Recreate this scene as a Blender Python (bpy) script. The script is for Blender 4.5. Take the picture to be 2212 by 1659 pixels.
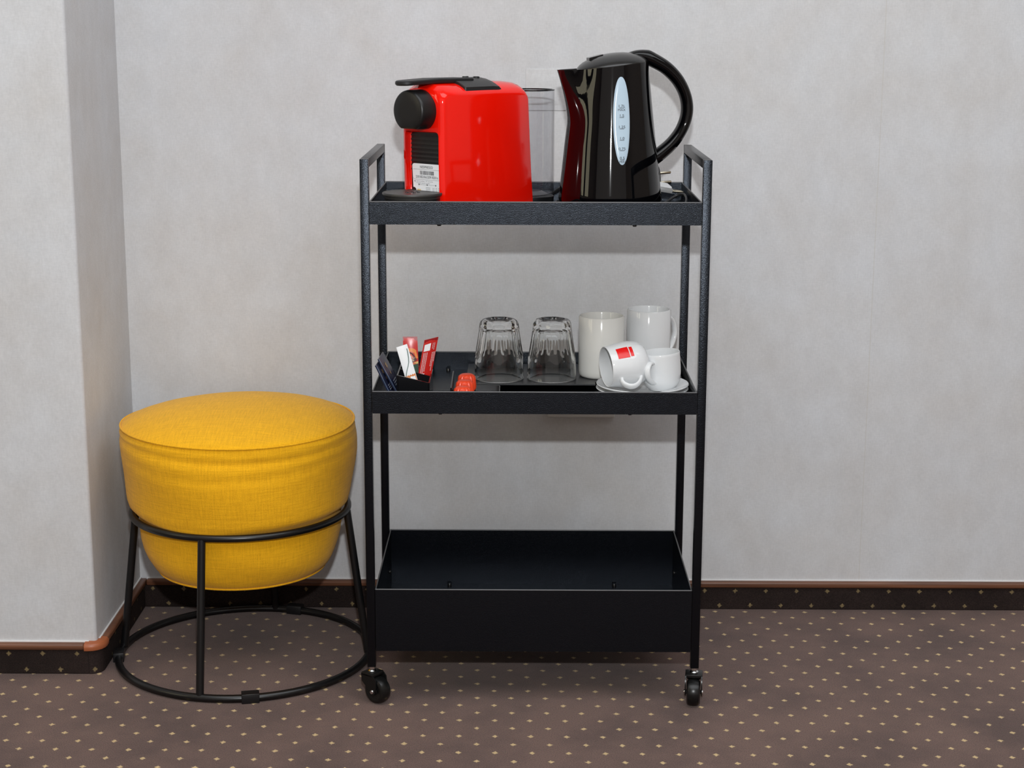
import bpy, bmesh, math, random
from math import sin, cos, pi, radians as R
from mathutils import Vector, Matrix, Euler
for o in list(bpy.data.objects): bpy.data.objects.remove(o)
S = bpy.context.scene
C = S.collection
rnd = random.Random(7)

# ---------------------------------------------------------------- camera
F, PITCH, ROLL, YAW = 3661.64438, 0.21259, 0.00275, -0.00431
CAM = Vector((0.22742, -2.41113, 1.01528))
fw = Vector((sin(YAW)*cos(PITCH), cos(YAW)*cos(PITCH), -sin(PITCH)))
rt = Vector((cos(YAW), -sin(YAW), 0)); up = rt.cross(fw)
rt2 = cos(ROLL)*rt + sin(ROLL)*up; up2 = cos(ROLL)*up - sin(ROLL)*rt
cd = bpy.data.cameras.new('camera'); cam = bpy.data.objects.new('camera', cd); C.objects.link(cam)
cd.sensor_width = 36; cd.lens = F/2212*36; cd.clip_start = 0.02
m = Matrix((rt2, up2, -fw)).transposed().to_4x4(); m.translation = CAM
cam.matrix_world = m
S.camera = cam

# ---------------------------------------------------------------- world, lights, exposure
w = bpy.data.worlds.new('world'); S.world = w; w.use_nodes = True
w.node_tree.nodes['Background'].inputs[0].default_value = (0.9, 0.95, 1, 1)
w.node_tree.nodes['Background'].inputs[1].default_value = 0.05
def area(name, loc, target, sx, sy, energy, col):
    l = bpy.data.lights.new(name, 'AREA'); l.shape = 'RECTANGLE'; l.size = sx; l.size_y = sy
    l.energy = energy; l.color = col
    o = bpy.data.objects.new(name, l); C.objects.link(o); o.location = loc
    o.rotation_euler = (Vector(target)-Vector(loc)).to_track_quat('-Z', 'Y').to_euler()
    return o
area('camera_flash', (0.235, -2.36, 1.275), (0.25, 0.2, 0.75), 0.05, 0.035, 27, (0.96, 0.985, 1.0))
area('ceiling_lamp', (0.6, -1.25, 2.50), (0.6, -1.25, 0), 3.2, 1.8, 48, (0.93, 0.965, 1.0))
area('rear_fill_light', (0.3, -3.52, 1.25), (0.3, 0, 1.0), 5.0, 2.3, 12, (1.0, 0.96, 0.93))  # added fill behind the camera to lift the wall shadows; no window there
vs = S.view_settings
S.display_settings.display_device = 'sRGB'
vs.view_transform = 'Standard'; vs.look = 'None'; vs.exposure = 0.0; vs.gamma = 1; vs.use_curve_mapping = False

# ---------------------------------------------------------------- helpers
def lin(r, g, b):
    f = lambda c: (c/255/12.92 if c/255 <= .04045 else ((c/255+.055)/1.055)**2.4)
    return (f(r), f(g), f(b), 1)
def mat(name, col, rough=.5, metal=0, spec=.5, coat=0, coat_rough=.05, bump=None, trans=0, ior=1.5, sss=0, noise=None, sheen=0):
    """bump=(scale, strength, distance); noise=(scale, col2, detail)"""
    M = bpy.data.materials.new(name); M.use_nodes = True
    nt = M.node_tree; b = nt.nodes['Principled BSDF']
    b.inputs['Base Color'].default_value = col
    b.inputs['Roughness'].default_value = rough
    b.inputs['Metallic'].default_value = metal
    b.inputs['Specular IOR Level'].default_value = spec
    b.inputs['Coat Weight'].default_value = coat
    b.inputs['Coat Roughness'].default_value = coat_rough
    b.inputs['Transmission Weight'].default_value = trans
    b.inputs['IOR'].default_value = ior
    b.inputs['Sheen Weight'].default_value = sheen
    if sss:
        b.inputs['Subsurface Weight'].default_value = sss
        b.inputs['Subsurface Scale'].default_value = .005
    if bump or noise:
        tc = nt.nodes.new('ShaderNodeTexCoord')
    if bump:
        n = nt.nodes.new('ShaderNodeTexNoise'); n.inputs['Scale'].default_value = bump[0]; n.inputs['Detail'].default_value = 2
        nt.links.new(tc.outputs['Object'], n.inputs['Vector'])
        bp = nt.nodes.new('ShaderNodeBump'); bp.inputs['Strength'].default_value = bump[1]; bp.inputs['Distance'].default_value = bump[2]
        nt.links.new(n.outputs['Fac'], bp.inputs['Height']); nt.links.new(bp.outputs['Normal'], b.inputs['Normal'])
    if noise:
        n = nt.nodes.new('ShaderNodeTexNoise'); n.inputs['Scale'].default_value = noise[0]; n.inputs['Detail'].default_value = noise[2]
        nt.links.new(tc.outputs['Object'], n.inputs['Vector'])
        mx = nt.nodes.new('ShaderNodeMix'); mx.data_type = 'RGBA'
        mx.inputs[6].default_value = col; mx.inputs[7].default_value = noise[1]
        nt.links.new(n.outputs['Fac'], mx.inputs[0]); nt.links.new(mx.outputs[2], b.inputs['Base Color'])
    return M

def finish(name, bm, mat_, parent=None, smooth=None, world=False, flip=True):
    if world and parent is not None:
        T = Matrix.LocRotScale(parent.location, parent.rotation_euler, None).inverted()
        bmesh.ops.transform(bm, matrix=T, verts=bm.verts)
    if flip: bmesh.ops.recalc_face_normals(bm, faces=bm.faces)
    me = bpy.data.meshes.new(name); 
    if smooth is not None:
        for f in bm.faces: f.smooth = True
        for e in bm.edges:
            if len(e.link_faces) == 2 and e.calc_face_angle(0) > R(smooth): e.smooth = False
    bm.to_mesh(me); bm.free()
    o = bpy.data.objects.new(name, me); C.objects.link(o)
    ms = mat_ if isinstance(mat_, (list, tuple)) else [mat_]
    for x in ms: me.materials.append(x)
    if parent is not None: o.parent = parent
    return o
def tag(o, label=None, cat=None, group=None, kind=None):
    if label: o['label'] = label
    if cat: o['category'] = cat
    if group: o['group'] = group
    if kind: o['kind'] = kind
    return o
def thing(name, label, cat, loc=(0, 0, 0), rot=(0, 0, 0), group=None):
    o = bpy.data.objects.new(name, None); C.objects.link(o); o.empty_display_size = .02
    o.location = loc; o.rotation_euler = rot
    return tag(o, label, cat, group)
def copy_tree(o, parent=None):
    c = o.copy(); C.objects.link(c)
    if parent is not None: c.parent = parent
    for ch in [x for x in bpy.data.objects if x.parent == o]: copy_tree(ch, c)
    return c

def box(bm, x0, x1, y0, y1, z0, z1, bev=0, seg=2, M=None):
    r = bmesh.ops.create_cube(bm, size=1)
    vs_ = r['verts']
    for v in vs_:
        v.co = Vector(((x0+x1)/2 + v.co.x*(x1-x0), (y0+y1)/2 + v.co.y*(y1-y0), (z0+z1)/2 + v.co.z*(z1-z0)))
    if bev:
        es = list({e for v in vs_ for e in v.link_edges})
        q = bmesh.ops.bevel(bm, geom=es, offset=bev, segments=seg, affect='EDGES', profile=.5)
        vs_ = list({v for f in q['faces'] for v in f.verts} | {v for v in vs_ if v.is_valid})
    if M is not None:
        bmesh.ops.transform(bm, matrix=M, verts=vs_)
    return vs_
def bx(*a, **k):
    bm = bmesh.new(); box(bm, *a, **k); return bm
def rings(bm, rs, closed=False, cap=True):
    """loft a list of rings (lists of Vectors of equal length)"""
    V = [[bm.verts.new(p) for p in r] for r in rs]
    n = len(V[0]); k = len(V)
    for i in range(k if closed else k-1):
        a, b = V[i], V[(i+1) % k]
        for j in range(n):
            bm.faces.new((a[j], a[(j+1) % n], b[(j+1) % n], b[j]))
    if cap and not closed:
        bm.faces.new(V[0][::-1]); bm.faces.new(V[-1])
    return V
def tube(bm, pts, r, seg=10, closed=False, ry=None, upv=None):
    pts = [Vector(p) for p in pts]; k = len(pts)
    rad = r if isinstance(r, (list, tuple)) else [r]*k
    radY = (ry if isinstance(ry, (list, tuple)) else [ry]*k) if ry else rad
    rs = []; N = None
    for i, p in enumerate(pts):
        if closed: t = pts[(i+1) % k]-pts[i-1]
        else: t = pts[min(i+1, k-1)]-pts[max(i-1, 0)]
        t.normalize()
        if upv is not None: N = Vector(upv)
        elif N is None: N = Vector((0, 0, 1)) if abs(t.z) < .9 else Vector((1, 0, 0))
        N = (N - t*N.dot(t)).normalized(); B = t.cross(N)
        rs.append([p + N*cos(2*pi*j/seg)*rad[i] + B*sin(2*pi*j/seg)*radY[i] for j in range(seg)])
    rings(bm, rs, closed=closed)
def spline(pts, n=8, closed=False):
    P = [Vector(p) for p in pts]; out = []
    k = len(P)
    for i in range(k if closed else k-1):
        if closed: a, b, c, d = P[i-1], P[i], P[(i+1) % k], P[(i+2) % k]
        else: a, b, c, d = P[max(i-1, 0)], P[i], P[i+1], P[min(i+2, k-1)]
        for j in range(n):
            t = j/n
            out.append(.5*((2*b)+(-a+c)*t+(2*a-5*b+4*c-d)*t*t+(-a+3*b-3*c+d)*t**3))
    if not closed: out.append(P[-1])
    return out
def lathe(bm, prof, seg=32, c=(0, 0, 0), M=None):
    """prof: (r,z) list; r=0 at the ends closes the surface; a closed loop otherwise"""
    c = Vector(c); V = []
    for r, z in prof:
        if r < 1e-7: V.append([bm.verts.new(c+Vector((0, 0, z)))])
        else: V.append([bm.verts.new(c+Vector((r*cos(2*pi*j/seg), r*sin(2*pi*j/seg), z))) for j in range(seg)])
    k = len(V); closed = len(V[0]) > 1 and len(V[-1]) > 1
    for i in range(k if closed else k-1):
        a, b = V[i], V[(i+1) % k]
        for j in range(seg):
            q = (j+1) % seg
            if len(a) == 1 and len(b) == 1: continue
            if len(a) == 1: bm.faces.new((a[0], b[q], b[j]))
            elif len(b) == 1: bm.faces.new((a[j], a[q], b[0]))
            else: bm.faces.new((a[j], a[q], b[q], b[j]))
    allv = [v for r in V for v in r]
    if M is not None: bmesh.ops.transform(bm, matrix=M, verts=allv)
    return allv
def prism(bm, poly, f0, f1):
    """polygon (2D) lofted between two mapping functions"""
    rings(bm, [[f0(*p) for p in poly], [f1(*p) for p in poly]])
def rrect(x0, x1, y0, y1, r, n=4):
    out = []
    for cx, cy, a in ((x1-r, y1-r, 0), (x0+r, y1-r, 90), (x0+r, y0+r, 180), (x1-r, y0+r, 270)):
        for i in range(n+1):
            t = R(a+90*i/n); out.append((cx+r*cos(t), cy+r*sin(t)))
    return out
def patch(bm, poly, fn):
    """thin face laid on a surface by fn(u,v)->Vector"""
    return bm.faces.new([bm.verts.new(fn(*p)) for p in poly])
def grid_patch(bm, fn, u0, u1, v0, v1, nu=1, nv=1):
    V = [[bm.verts.new(fn(u0+(u1-u0)*i/nu, v0+(v1-v0)*j/nv)) for i in range(nu+1)] for j in range(nv+1)]
    for j in range(nv):
        for i in range(nu): bm.faces.new((V[j][i], V[j][i+1], V[j+1][i+1], V[j+1][i]))
def text(bm, s, size, u, v, fn, align='CENTER', sx=1.0):
    """flat print: lettering mapped onto a surface by fn(u,v)"""
    cu = bpy.data.curves.new('t', 'FONT'); cu.body = s; cu.size = size; cu.align_x = align; cu.resolution_u = 3
    to = bpy.data.objects.new('t', cu); C.objects.link(to)
    dg = bpy.context.evaluated_depsgraph_get()
    me = bpy.data.meshes.new_from_object(to.evaluated_get(dg))
    vv = [bm.verts.new(fn(u+q.co.x*sx, v+q.co.y)) for q in me.vertices]
    for pl in me.polygons:
        try: bm.faces.new([vv[i] for i in pl.vertices])
        except ValueError: pass
    bpy.data.objects.remove(to); bpy.data.curves.remove(cu); bpy.data.meshes.remove(me)

# ---------------------------------------------------------------- materials
def wall_mat():
    M = bpy.data.materials.new('wallpaper'); M.use_nodes = True; nt = M.node_tree
    b = nt.nodes['Principled BSDF']; b.inputs['Roughness'].default_value = .75; b.inputs['Specular IOR Level'].default_value = .25
    N = nt.nodes.new; L = nt.links.new
    tc = N('ShaderNodeTexCoord')
    def noise(scale, mapping, detail=3, rough=.5):
        mp = N('ShaderNodeMapping'); mp.inputs['Scale'].default_value = mapping
        L(tc.outputs['Object'], mp.inputs['Vector'])
        n = N('ShaderNodeTexNoise'); n.inputs['Scale'].default_value = scale; n.inputs['Detail'].default_value = detail
        n.inputs['Roughness'].default_value = rough
        L(mp.outputs['Vector'], n.inputs['Vector']); return n
    def ramp(src, p0, c0, p1, c1):
        r = N('ShaderNodeValToRGB'); r.color_ramp.elements[0].position = p0; r.color_ramp.elements[0].color = c0
        r.color_ramp.elements[1].position = p1; r.color_ramp.elements[1].color = c1
        L(src.outputs['Fac'], r.inputs['Fac']); return r
    def mul(a, bb, fac=1):
        x = N('ShaderNodeMix'); x.data_type = 'RGBA'; x.blend_type = 'MULTIPLY'; x.inputs[0].default_value = fac
        L(a, x.inputs[6]); L(bb, x.inputs[7]); return x.outputs[2]
    big = ramp(noise(7, (1, 1, 1), 4, .6), .30, (.572, .566, .566, 1), .72, (.622, .640, .668, 1))
    mid = ramp(noise(26, (1.6, 1.6, .8), 5, .65), .35, (.965, .965, .965, 1), .65, (1.02, 1.02, 1.02, 1))
    fine = ramp(noise(420, (1, 1, .35), 2, .6), .3, (.96, .96, .96, 1), .7, (1.03, 1.03, 1.03, 1))
    fine2 = ramp(noise(420, (.25, .25, 1.3), 2, .6), .3, (.96, .96, .96, 1), .7, (1.03, 1.03, 1.03, 1))
    c = mul(mul(mul(big.outputs[0], mid.outputs[0]), fine.outputs[0]), fine2.outputs[0])
    # the joint between two strips of wallpaper
    sp = N('ShaderNodeSeparateXYZ'); L(tc.outputs['Object'], sp.inputs[0])
    s1 = N('ShaderNodeMath'); s1.operation = 'SUBTRACT'; s1.inputs[1].default_value = .825; L(sp.outputs['X'], s1.inputs[0])
    s2 = N('ShaderNodeMath'); s2.operation = 'ABSOLUTE'; L(s1.outputs[0], s2.inputs[0])
    s3 = N('ShaderNodeMath'); s3.operation = 'LESS_THAN'; s3.inputs[1].default_value = .0006; L(s2.outputs[0], s3.inputs[0])
    s4 = N('ShaderNodeMath'); s4.operation = 'MULTIPLY'; s4.inputs[1].default_value = .5; L(s3.outputs[0], s4.inputs[0])
    x = N('ShaderNodeMix'); x.data_type = 'RGBA'; L(s4.outputs[0], x.inputs[0]); L(c, x.inputs[6]); x.inputs[7].default_value = (.5, .48, .44, 1)
    L(x.outputs[2], b.inputs['Base Color'])
    bp = N('ShaderNodeBump'); bp.inputs['Strength'].default_value = .25; bp.inputs['Distance'].default_value = .0006
    L(fine.outputs[0], bp.inputs['Height']); L(bp.outputs['Normal'], b.inputs['Normal'])
    return M
def carpet_mat(name, base1, base2, dotc, plane='XY', ox=.5724, oy=.4093, px=.0520, py=.0282, shx=0.0, shy=0.0, hx=.0042, hy=.0046, sheen=.15):
    """woven carpet with a lattice of small diamond dots, every second row shifted by half a step"""
    M = bpy.data.materials.new(name); M.use_nodes = True; nt = M.node_tree
    b = nt.nodes['Principled BSDF']; b.inputs['Roughness'].default_value = .95; b.inputs['Specular IOR Level'].default_value = .15
    b.inputs['Sheen Weight'].default_value = sheen
    N = nt.nodes.new; L = nt.links.new
    tc = N('ShaderNodeTexCoord'); sp = N('ShaderNodeSeparateXYZ')
    wn = N('ShaderNodeTexNoise'); wn.inputs['Scale'].default_value = 260; wn.inputs['Detail'].default_value = 1
    L(tc.outputs['Object'], wn.inputs['Vector'])
    va = N('ShaderNodeVectorMath'); va.operation = 'SUBTRACT'; va.inputs[1].default_value = (.5, .5, .5); L(wn.outputs['Color'], va.inputs[0])
    vb = N('ShaderNodeVectorMath'); vb.operation = 'SCALE'; vb.inputs['Scale'].default_value = .0036; L(va.outputs[0], vb.inputs[0])
    vc = N('ShaderNodeVectorMath'); vc.operation = 'ADD'; L(vb.outputs[0], vc.inputs[0]); L(tc.outputs['Object'], vc.inputs[1])
    L(vc.outputs[0], sp.inputs[0])
    def mth(op, a, bb=None):
        n = N('ShaderNodeMath'); n.operation = op
        for i, v in enumerate((a, bb)):
            if v is None: continue
            if isinstance(v, (int, float)): n.inputs[i].default_value = v
            else: L(v, n.inputs[i])
        return n.outputs[0]
    X = sp.outputs[plane[0]]; Y = sp.outputs[plane[1]]
    X0 = mth('SUBTRACT', X, ox); Y0 = mth('SUBTRACT', Y, oy)
    xs = mth('ADD', X0, mth('MULTIPLY', Y0, shx)); ys = mth('ADD', Y0, mth('MULTIPLY', X0, shy))
    v = mth('DIVIDE', ys, py); row = mth('FLOOR', mth('ADD', v, .5)); fv = mth('SUBTRACT', v, row)
    par = mth('MULTIPLY', mth('SUBTRACT', row, mth('MULTIPLY', 2, mth('FLOOR', mth('DIVIDE', row, 2)))), .5)
    u = mth('SUBTRACT', mth('DIVIDE', xs, px), par); fu = mth('SUBTRACT', u, mth('FLOOR', mth('ADD', u, .5)))
    du = mth('DIVIDE', mth('ABSOLUTE', fu), hx/px); dv = mth('DIVIDE', mth('ABSOLUTE', fv), hy/py)
    d = mth('ADD', mth('POWER', du, .9), mth('POWER', dv, .9))
    mask = N('ShaderNodeMapRange'); mask.inputs['From Min'].default_value = 1.15; mask.inputs['From Max'].default_value = .8
    L(d, mask.inputs['Value'])
    n1 = N('ShaderNodeTexNoise'); n1.inputs['Scale'].default_value = 5; n1.inputs['Detail'].default_value = 5; n1.inputs['Roughness'].default_value = .65
    L(tc.outputs['Object'], n1.inputs['Vector'])
    n2 = N('ShaderNodeTexNoise'); n2.inputs['Scale'].default_value = 650; n2.inputs['Detail'].default_value = 2
    L(tc.outputs['Object'], n2.inputs['Vector'])
    r1 = N('ShaderNodeValToRGB'); r1.color_ramp.elements[0].position = .36; r1.color_ramp.elements[0].color = base2
    r1.color_ramp.elements[1].position = .6; r1.color_ramp.elements[1].color = base1; L(n1.outputs['Fac'], r1.inputs['Fac'])
    r2 = N('ShaderNodeValToRGB'); r2.color_ramp.elements[0].position = .3; r2.color_ramp.elements[0].color = (.45, .45, .47, 1)
    r2.color_ramp.elements[1].position = .7; r2.color_ramp.elements[1].color = (1.5, 1.5, 1.45, 1); L(n2.outputs['Fac'], r2.inputs['Fac'])
    r2.color_ramp.elements[1].color = (1, 1, 1, 1)
    mx = N('ShaderNodeMix'); mx.data_type = 'RGBA'; L(mask.outputs[0], mx.inputs[0]); L(r1.outputs[0], mx.inputs[6]); mx.inputs[7].default_value = dotc
    m2 = N('ShaderNodeMix'); m2.data_type = 'RGBA'; m2.blend_type = 'MULTIPLY'; m2.inputs[0].default_value = 1
    L(mx.outputs[2], m2.inputs[6]); L(r2.outputs[0], m2.inputs[7]); L(m2.outputs[2], b.inputs['Base Color'])
    bp = N('ShaderNodeBump'); bp.inputs['Strength'].default_value = .6; bp.inputs['Distance'].default_value = .0015
    L(n2.outputs['Fac'], bp.inputs['Height']); L(bp.outputs['Normal'], b.inputs['Normal'])
    return M
def fabric_mat():
    M = bpy.data.materials.new('yellow_fabric'); M.use_nodes = True; nt = M.node_tree
    b = nt.nodes['Principled BSDF']; b.inputs['Roughness'].default_value = .85; b.inputs['Specular IOR Level'].default_value = .2
    b.inputs['Sheen Weight'].default_value = .1
    N = nt.nodes.new; L = nt.links.new
    uv = N('ShaderNodeUVMap')
    def nz(sc, mp_, det=2):
        mp = N('ShaderNodeMapping'); mp.inputs['Scale'].default_value = mp_; L(uv.outputs[0], mp.inputs['Vector'])
        n = N('ShaderNodeTexNoise'); n.inputs['Scale'].default_value = sc; n.inputs['Detail'].default_value = det; L(mp.outputs['Vector'], n.inputs['Vector']); return n
    a = nz(1, (26, 420, 1), 3); c = nz(1, (420, 40, 1), 2); g = nz(1, (700, 700, 1), 1)
    s = N('ShaderNodeMath'); s.operation = 'ADD'; L(a.outputs['Fac'], s.inputs[0]); L(c.outputs['Fac'], s.inputs[1])
    s2 = N('ShaderNodeMath'); s2.operation = 'ADD'; L(s.outputs[0], s2.inputs[0]); L(g.outputs['Fac'], s2.inputs[1])
    r = N('ShaderNodeMapRange'); r.inputs['From Min'].default_value = .9; r.inputs['From Max'].default_value = 2.0; L(s2.outputs[0], r.inputs['Value'])
    rp = N('ShaderNodeValToRGB'); rp.color_ramp.elements[0].color = (.64, .300, .003, 1); rp.color_ramp.elements[1].color = (.97, .505, .010, 1)
    L(r.outputs[0], rp.inputs['Fac']); L(rp.outputs[0], b.inputs['Base Color'])
    bp = N('ShaderNodeBump'); bp.inputs['Strength'].default_value = .35; bp.inputs['Distance'].default_value = .0008
    L(r.outputs[0], bp.inputs['Height']); L(bp.outputs['Normal'], b.inputs['Normal'])
    return M
def wood_mat(name, c1, c2):
    M = bpy.data.materials.new(name); M.use_nodes = True; nt = M.node_tree
    b = nt.nodes['Principled BSDF']; b.inputs['Roughness'].default_value = .4
    N = nt.nodes.new; L = nt.links.new
    tc = N('ShaderNodeTexCoord'); mp = N('ShaderNodeMapping'); mp.inputs['Scale'].default_value = (4, 14, 160); L(tc.outputs['Object'], mp.inputs['Vector'])
    n = N('ShaderNodeTexNoise'); n.inputs['Scale'].default_value = 1.5; n.inputs['Detail'].default_value = 4; L(mp.outputs['Vector'], n.inputs['Vector'])
    r = N('ShaderNodeValToRGB'); r.color_ramp.elements[0].position = .3; r.color_ramp.elements[0].color = c1
    r.color_ramp.elements[1].position = .7; r.color_ramp.elements[1].color = c2; L(n.outputs['Fac'], r.inputs['Fac']); L(r.outputs[0], b.inputs['Base Color'])
    return M
def clear_mat(name, tint, gloss=.06, rough=.02):
    """thin clear plastic: mostly see-through with a Fresnel reflection"""
    M = bpy.data.materials.new(name); M.use_nodes = True; nt = M.node_tree
    for n in list(nt.nodes): nt.nodes.remove(n)
    N = nt.nodes.new; L = nt.links.new
    o = N('ShaderNodeOutputMaterial'); t = N('ShaderNodeBsdfTransparent'); t.inputs[0].default_value = tint
    g = N('ShaderNodeBsdfGlossy'); g.inputs['Roughness'].default_value = rough
    lw = N('ShaderNodeLayerWeight'); pw = N('ShaderNodeMath'); pw.operation = 'POWER'; pw.inputs[1].default_value = 4; L(lw.outputs['Facing'], pw.inputs[0])
    f = N('ShaderNodeMath'); f.operation = 'MULTIPLY_ADD'; f.inputs[1].default_value = .5; f.inputs[2].default_value = .03; L(pw.outputs[0], f.inputs[0])
    mx = N('ShaderNodeMixShader'); L(f.outputs[0], mx.inputs[0]); L(t.outputs[0], mx.inputs[1]); L(g.outputs[0], mx.inputs[2]); L(mx.outputs[0], o.inputs[0])
    return M

WALL = wall_mat()
PLASTER = mat('ceiling_paint', (.8, .8, .79, 1), .9, spec=.2)
CARPET = carpet_mat('carpet', (.190, .113, .092, 1), (.118, .070, .060, 1), (.78, .57, .29, 1), shx=.022, shy=.010, hx=.0048, hy=.0052)
SKIRT = carpet_mat('carpet_skirting', (.040, .027, .024, 1), (.026, .018, .016, 1), (.27, .20, .10, 1), plane='XZ', ox=.554, oy=.0343, px=.0538, py=.0265, hx=.0042, hy=.0042, sheen=0)
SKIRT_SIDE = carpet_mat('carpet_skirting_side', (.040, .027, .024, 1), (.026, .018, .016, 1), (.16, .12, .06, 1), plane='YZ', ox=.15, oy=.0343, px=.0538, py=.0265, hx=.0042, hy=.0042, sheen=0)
WOOD = wood_mat('brown_wood', (.085, .032, .016, 1), (.20, .082, .042, 1))
WOOD_O = wood_mat('orange_wood', (.33, .09, .035, 1), (.42, .13, .05, 1))
CAULK = mat('white_caulk', (.8, .8, .8, 1), .6)
POWDER = mat('black_powder_coat', (.0012, .0015, .0024, 1), .26, spec=.46, bump=(900, .5, .0006))
POWDER.node_tree.nodes['Principled BSDF'].inputs['Specular Tint'].default_value = (.74, .84, 1, 1)
BLACKP = mat('black_plastic', (.008, .008, .009, 1), .35, spec=.5, bump=(1500, .15, .0003))
GLOSSB = mat('gloss_black_plastic', (.0012, .0012, .0018, 1), .035, spec=.36)
MATTEB = mat('matte_black_plastic', (.012, .012, .013, 1), .5, spec=.4)
RUBBER = mat('black_rubber', (.006, .006, .006, 1), .3, spec=.4)
TUBEB = mat('black_painted_steel', (.005, .005, .0055, 1), .32, spec=.5)
CHROME = mat('chrome', (.75, .75, .75, 1), .15, metal=1)
PINM = mat('nickel_pin', (.72, .66, .52, 1), .25, metal=1)
RED = mat('gloss_red_plastic', (.86, .0070, .0014, 1), .09, spec=.5)
WHITEC = mat('white_porcelain', (.74, .755, .765, 1), .07, spec=.5)
CREAMC = mat('cream_porcelain', (.74, .735, .70, 1), .09, spec=.5)
GLASS = mat('clear_glass', (.97, .985, .985, 1), .0, trans=1, ior=1.5)
TANK = clear_mat('clear_tank_plastic', (.95, .952, .96, 1))
CARD = mat('white_card', (.90, .93, .96, 1), .4)
INK = mat('black_ink', (.012, .012, .015, 1), .6)
GREYINK = mat('grey_ink', (.33, .34, .36, 1), .6)
LAMP = None
YEL = fabric_mat()

# ---------------------------------------------------------------- the room
WY = .4285; CX = -.4378; CY = .1155
def struct(name, bm, m, parent=None, smooth=None):
    o = finish(name, bm, m, parent, smooth)
    if parent is None: o['kind'] = 'structure'
    return o
struct('floor', bx(-2.6, 2.8, -3.6, .6, -.05, 0), CARPET)
struct('ceiling', bx(-2.6, 2.8, -3.6, .6, 2.6, 2.65), PLASTER)
struct('wall_back', bx(CX-.05, 2.8, WY, WY+.1, 0, 2.6), WALL)
# the wall pillar standing forward on the left, with softly rounded arris
bm = bmesh.new()
prf = [(-2.6, CY), (CX-.006, CY)] + [(CX-.006+.006*sin(t), CY+.006-.006*cos(t)) for t in (R(22), R(45), R(68))] + [(CX, CY+.006), (CX, WY+.05), (-2.6, WY+.05)]
rings(bm, [[Vector((x, y, 0)) for x, y in prf], [Vector((x, y, 2.6)) for x, y in prf]])
struct('wall_front', bm, WALL, smooth=50)
DIM = mat('rear_wall_paint', (.46, .39, .34, 1), .9)
struct('wall_left', bx(-2.65, -2.6, -3.6, .5, 0, 2.6), DIM)
struct('wall_right', bx(2.8, 2.85, -3.6, .5, 0, 2.6), DIM)
struct('wall_rear', bx(-2.6, 2.8, -3.65, -3.6, 0, 2.6), DIM)
CUR = bpy.data.materials.new('sunlit_curtain'); CUR.use_nodes = True
CUR.node_tree.nodes['Principled BSDF'].inputs['Base Color'].default_value = (.7, .65, .5, 1)
CUR.node_tree.nodes['Principled BSDF'].inputs['Emission Color'].default_value = (1, .93, .70, 1)
CUR.node_tree.nodes['Principled BSDF'].inputs['Emission Strength'].default_value = 2.2
wd = struct('window_1', bx(-2.60, -2.585, -2.15, -.70, 1.05, 2.15), mat('dark_window_glass', (.02, .02, .02, 1), .1))
for y0, y1 in ((-2.05, -1.45), (-1.20, -.80)):
    bm = bmesh.new(); n = 40
    P = [(-2.55+.018*sin(i*2*pi/5), y0+(y1-y0)*i/n) for i in range(n+1)]; P += [(x-.004, y) for x, y in P[::-1]]
    rings(bm, [[Vector((x, y, 1.1)) for x, y in P], [Vector((x, y, 2.2)) for x, y in P]])
    finish('curtain', bm, CUR, wd, 40)
# skirting: an upstand of carpet with a wooden cap rail
ZT = .0515; CB = .041
TC = .008; TW = .0125
b1 = struct('baseboard_back', bx(CX+TC, 2.8, WY-TC, WY, .0, CB, bev=.002), SKIRT)
cap = bmesh.new(); box(cap, CX+TW, 2.8, WY-TW, WY, CB, ZT, bev=.003, seg=3); finish('cap_rail', cap, WOOD, b1, 40)
ck = bmesh.new(); box(ck, CX+TW, 2.8, WY-.002, WY, ZT-.0004, ZT+.0012); finish('caulk_line', ck, CAULK, b1)
RC = .022
def corner_strip(t, z0, z1, x0, a0=0, a1=90, rr=RC, inset=0.0):
    """a strip following the front face of the pillar, the rounded corner, then its side"""
    bm = bmesh.new(); out = []; inn = []
    return bm
# front run
b2 = struct('baseboard_front', bx(-2.6, CX-.012, CY-TC, CY, 0, CB, bev=.002), SKIRT)
bm = bmesh.new(); N_ = 8
def arc(r, n=N_): return [(CX-.012+r*sin(R(90*i/n)), CY+.012-r*cos(R(90*i/n))) for i in range(n+1)]
def quarter(ro, ri, z0, z1):
    bm = bmesh.new(); ao = arc(ro); ai = arc(ri)[::-1]; P = ao+ai
    rings(bm, [[Vector((x, y, z0)) for x, y in P], [Vector((x, y, z1)) for x, y in P]]); return bm
finish('carpet_corner', quarter(.012+TC, .012, 0, CB), SKIRT, b2, 40)
cap = bmesh.new(); box(cap, -2.6, CX-.0178, CY-TW, CY, CB, ZT, bev=.003, seg=3); finish('cap_rail', cap, WOOD, b2, 40)
ck = bmesh.new(); box(ck, -2.6, CX-.012, CY-.0025, CY, ZT-.0004, ZT+.0016); finish('caulk_line', ck, CAULK, b2)
bm = bmesh.new()
prof2 = [(0, .0), (TW+.0008, 0), (TW+.0016, .004), (TW+.001, .0085), (TW-.002, .0115), (0, .0125)]
path = [((CX-.0175), CY, 0, -1), (CX-.012, CY, 0, -1)]
path += [(CX-.012+.012*sin(R(a)), CY+.012-.012*cos(R(a)), sin(R(a)), -cos(R(a))) for a in (18, 36, 54, 72)]
path += [(CX, CY+.012, 1, 0), (CX, CY+.022, 1, 0)]
rings(bm, [[Vector((x+nx*q, y+ny*q, CB-.0006+h)) for q, h in prof2] for x, y, nx, ny in path])
tag(finish('cap_corner', bm, WOOD_O, b2, 45), 'orange-brown rounded corner piece of the wooden cap rail')
b3 = struct('baseboard_side', bx(CX, CX+TC, CY+.012, WY, 0, CB), SKIRT_SIDE)
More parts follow.
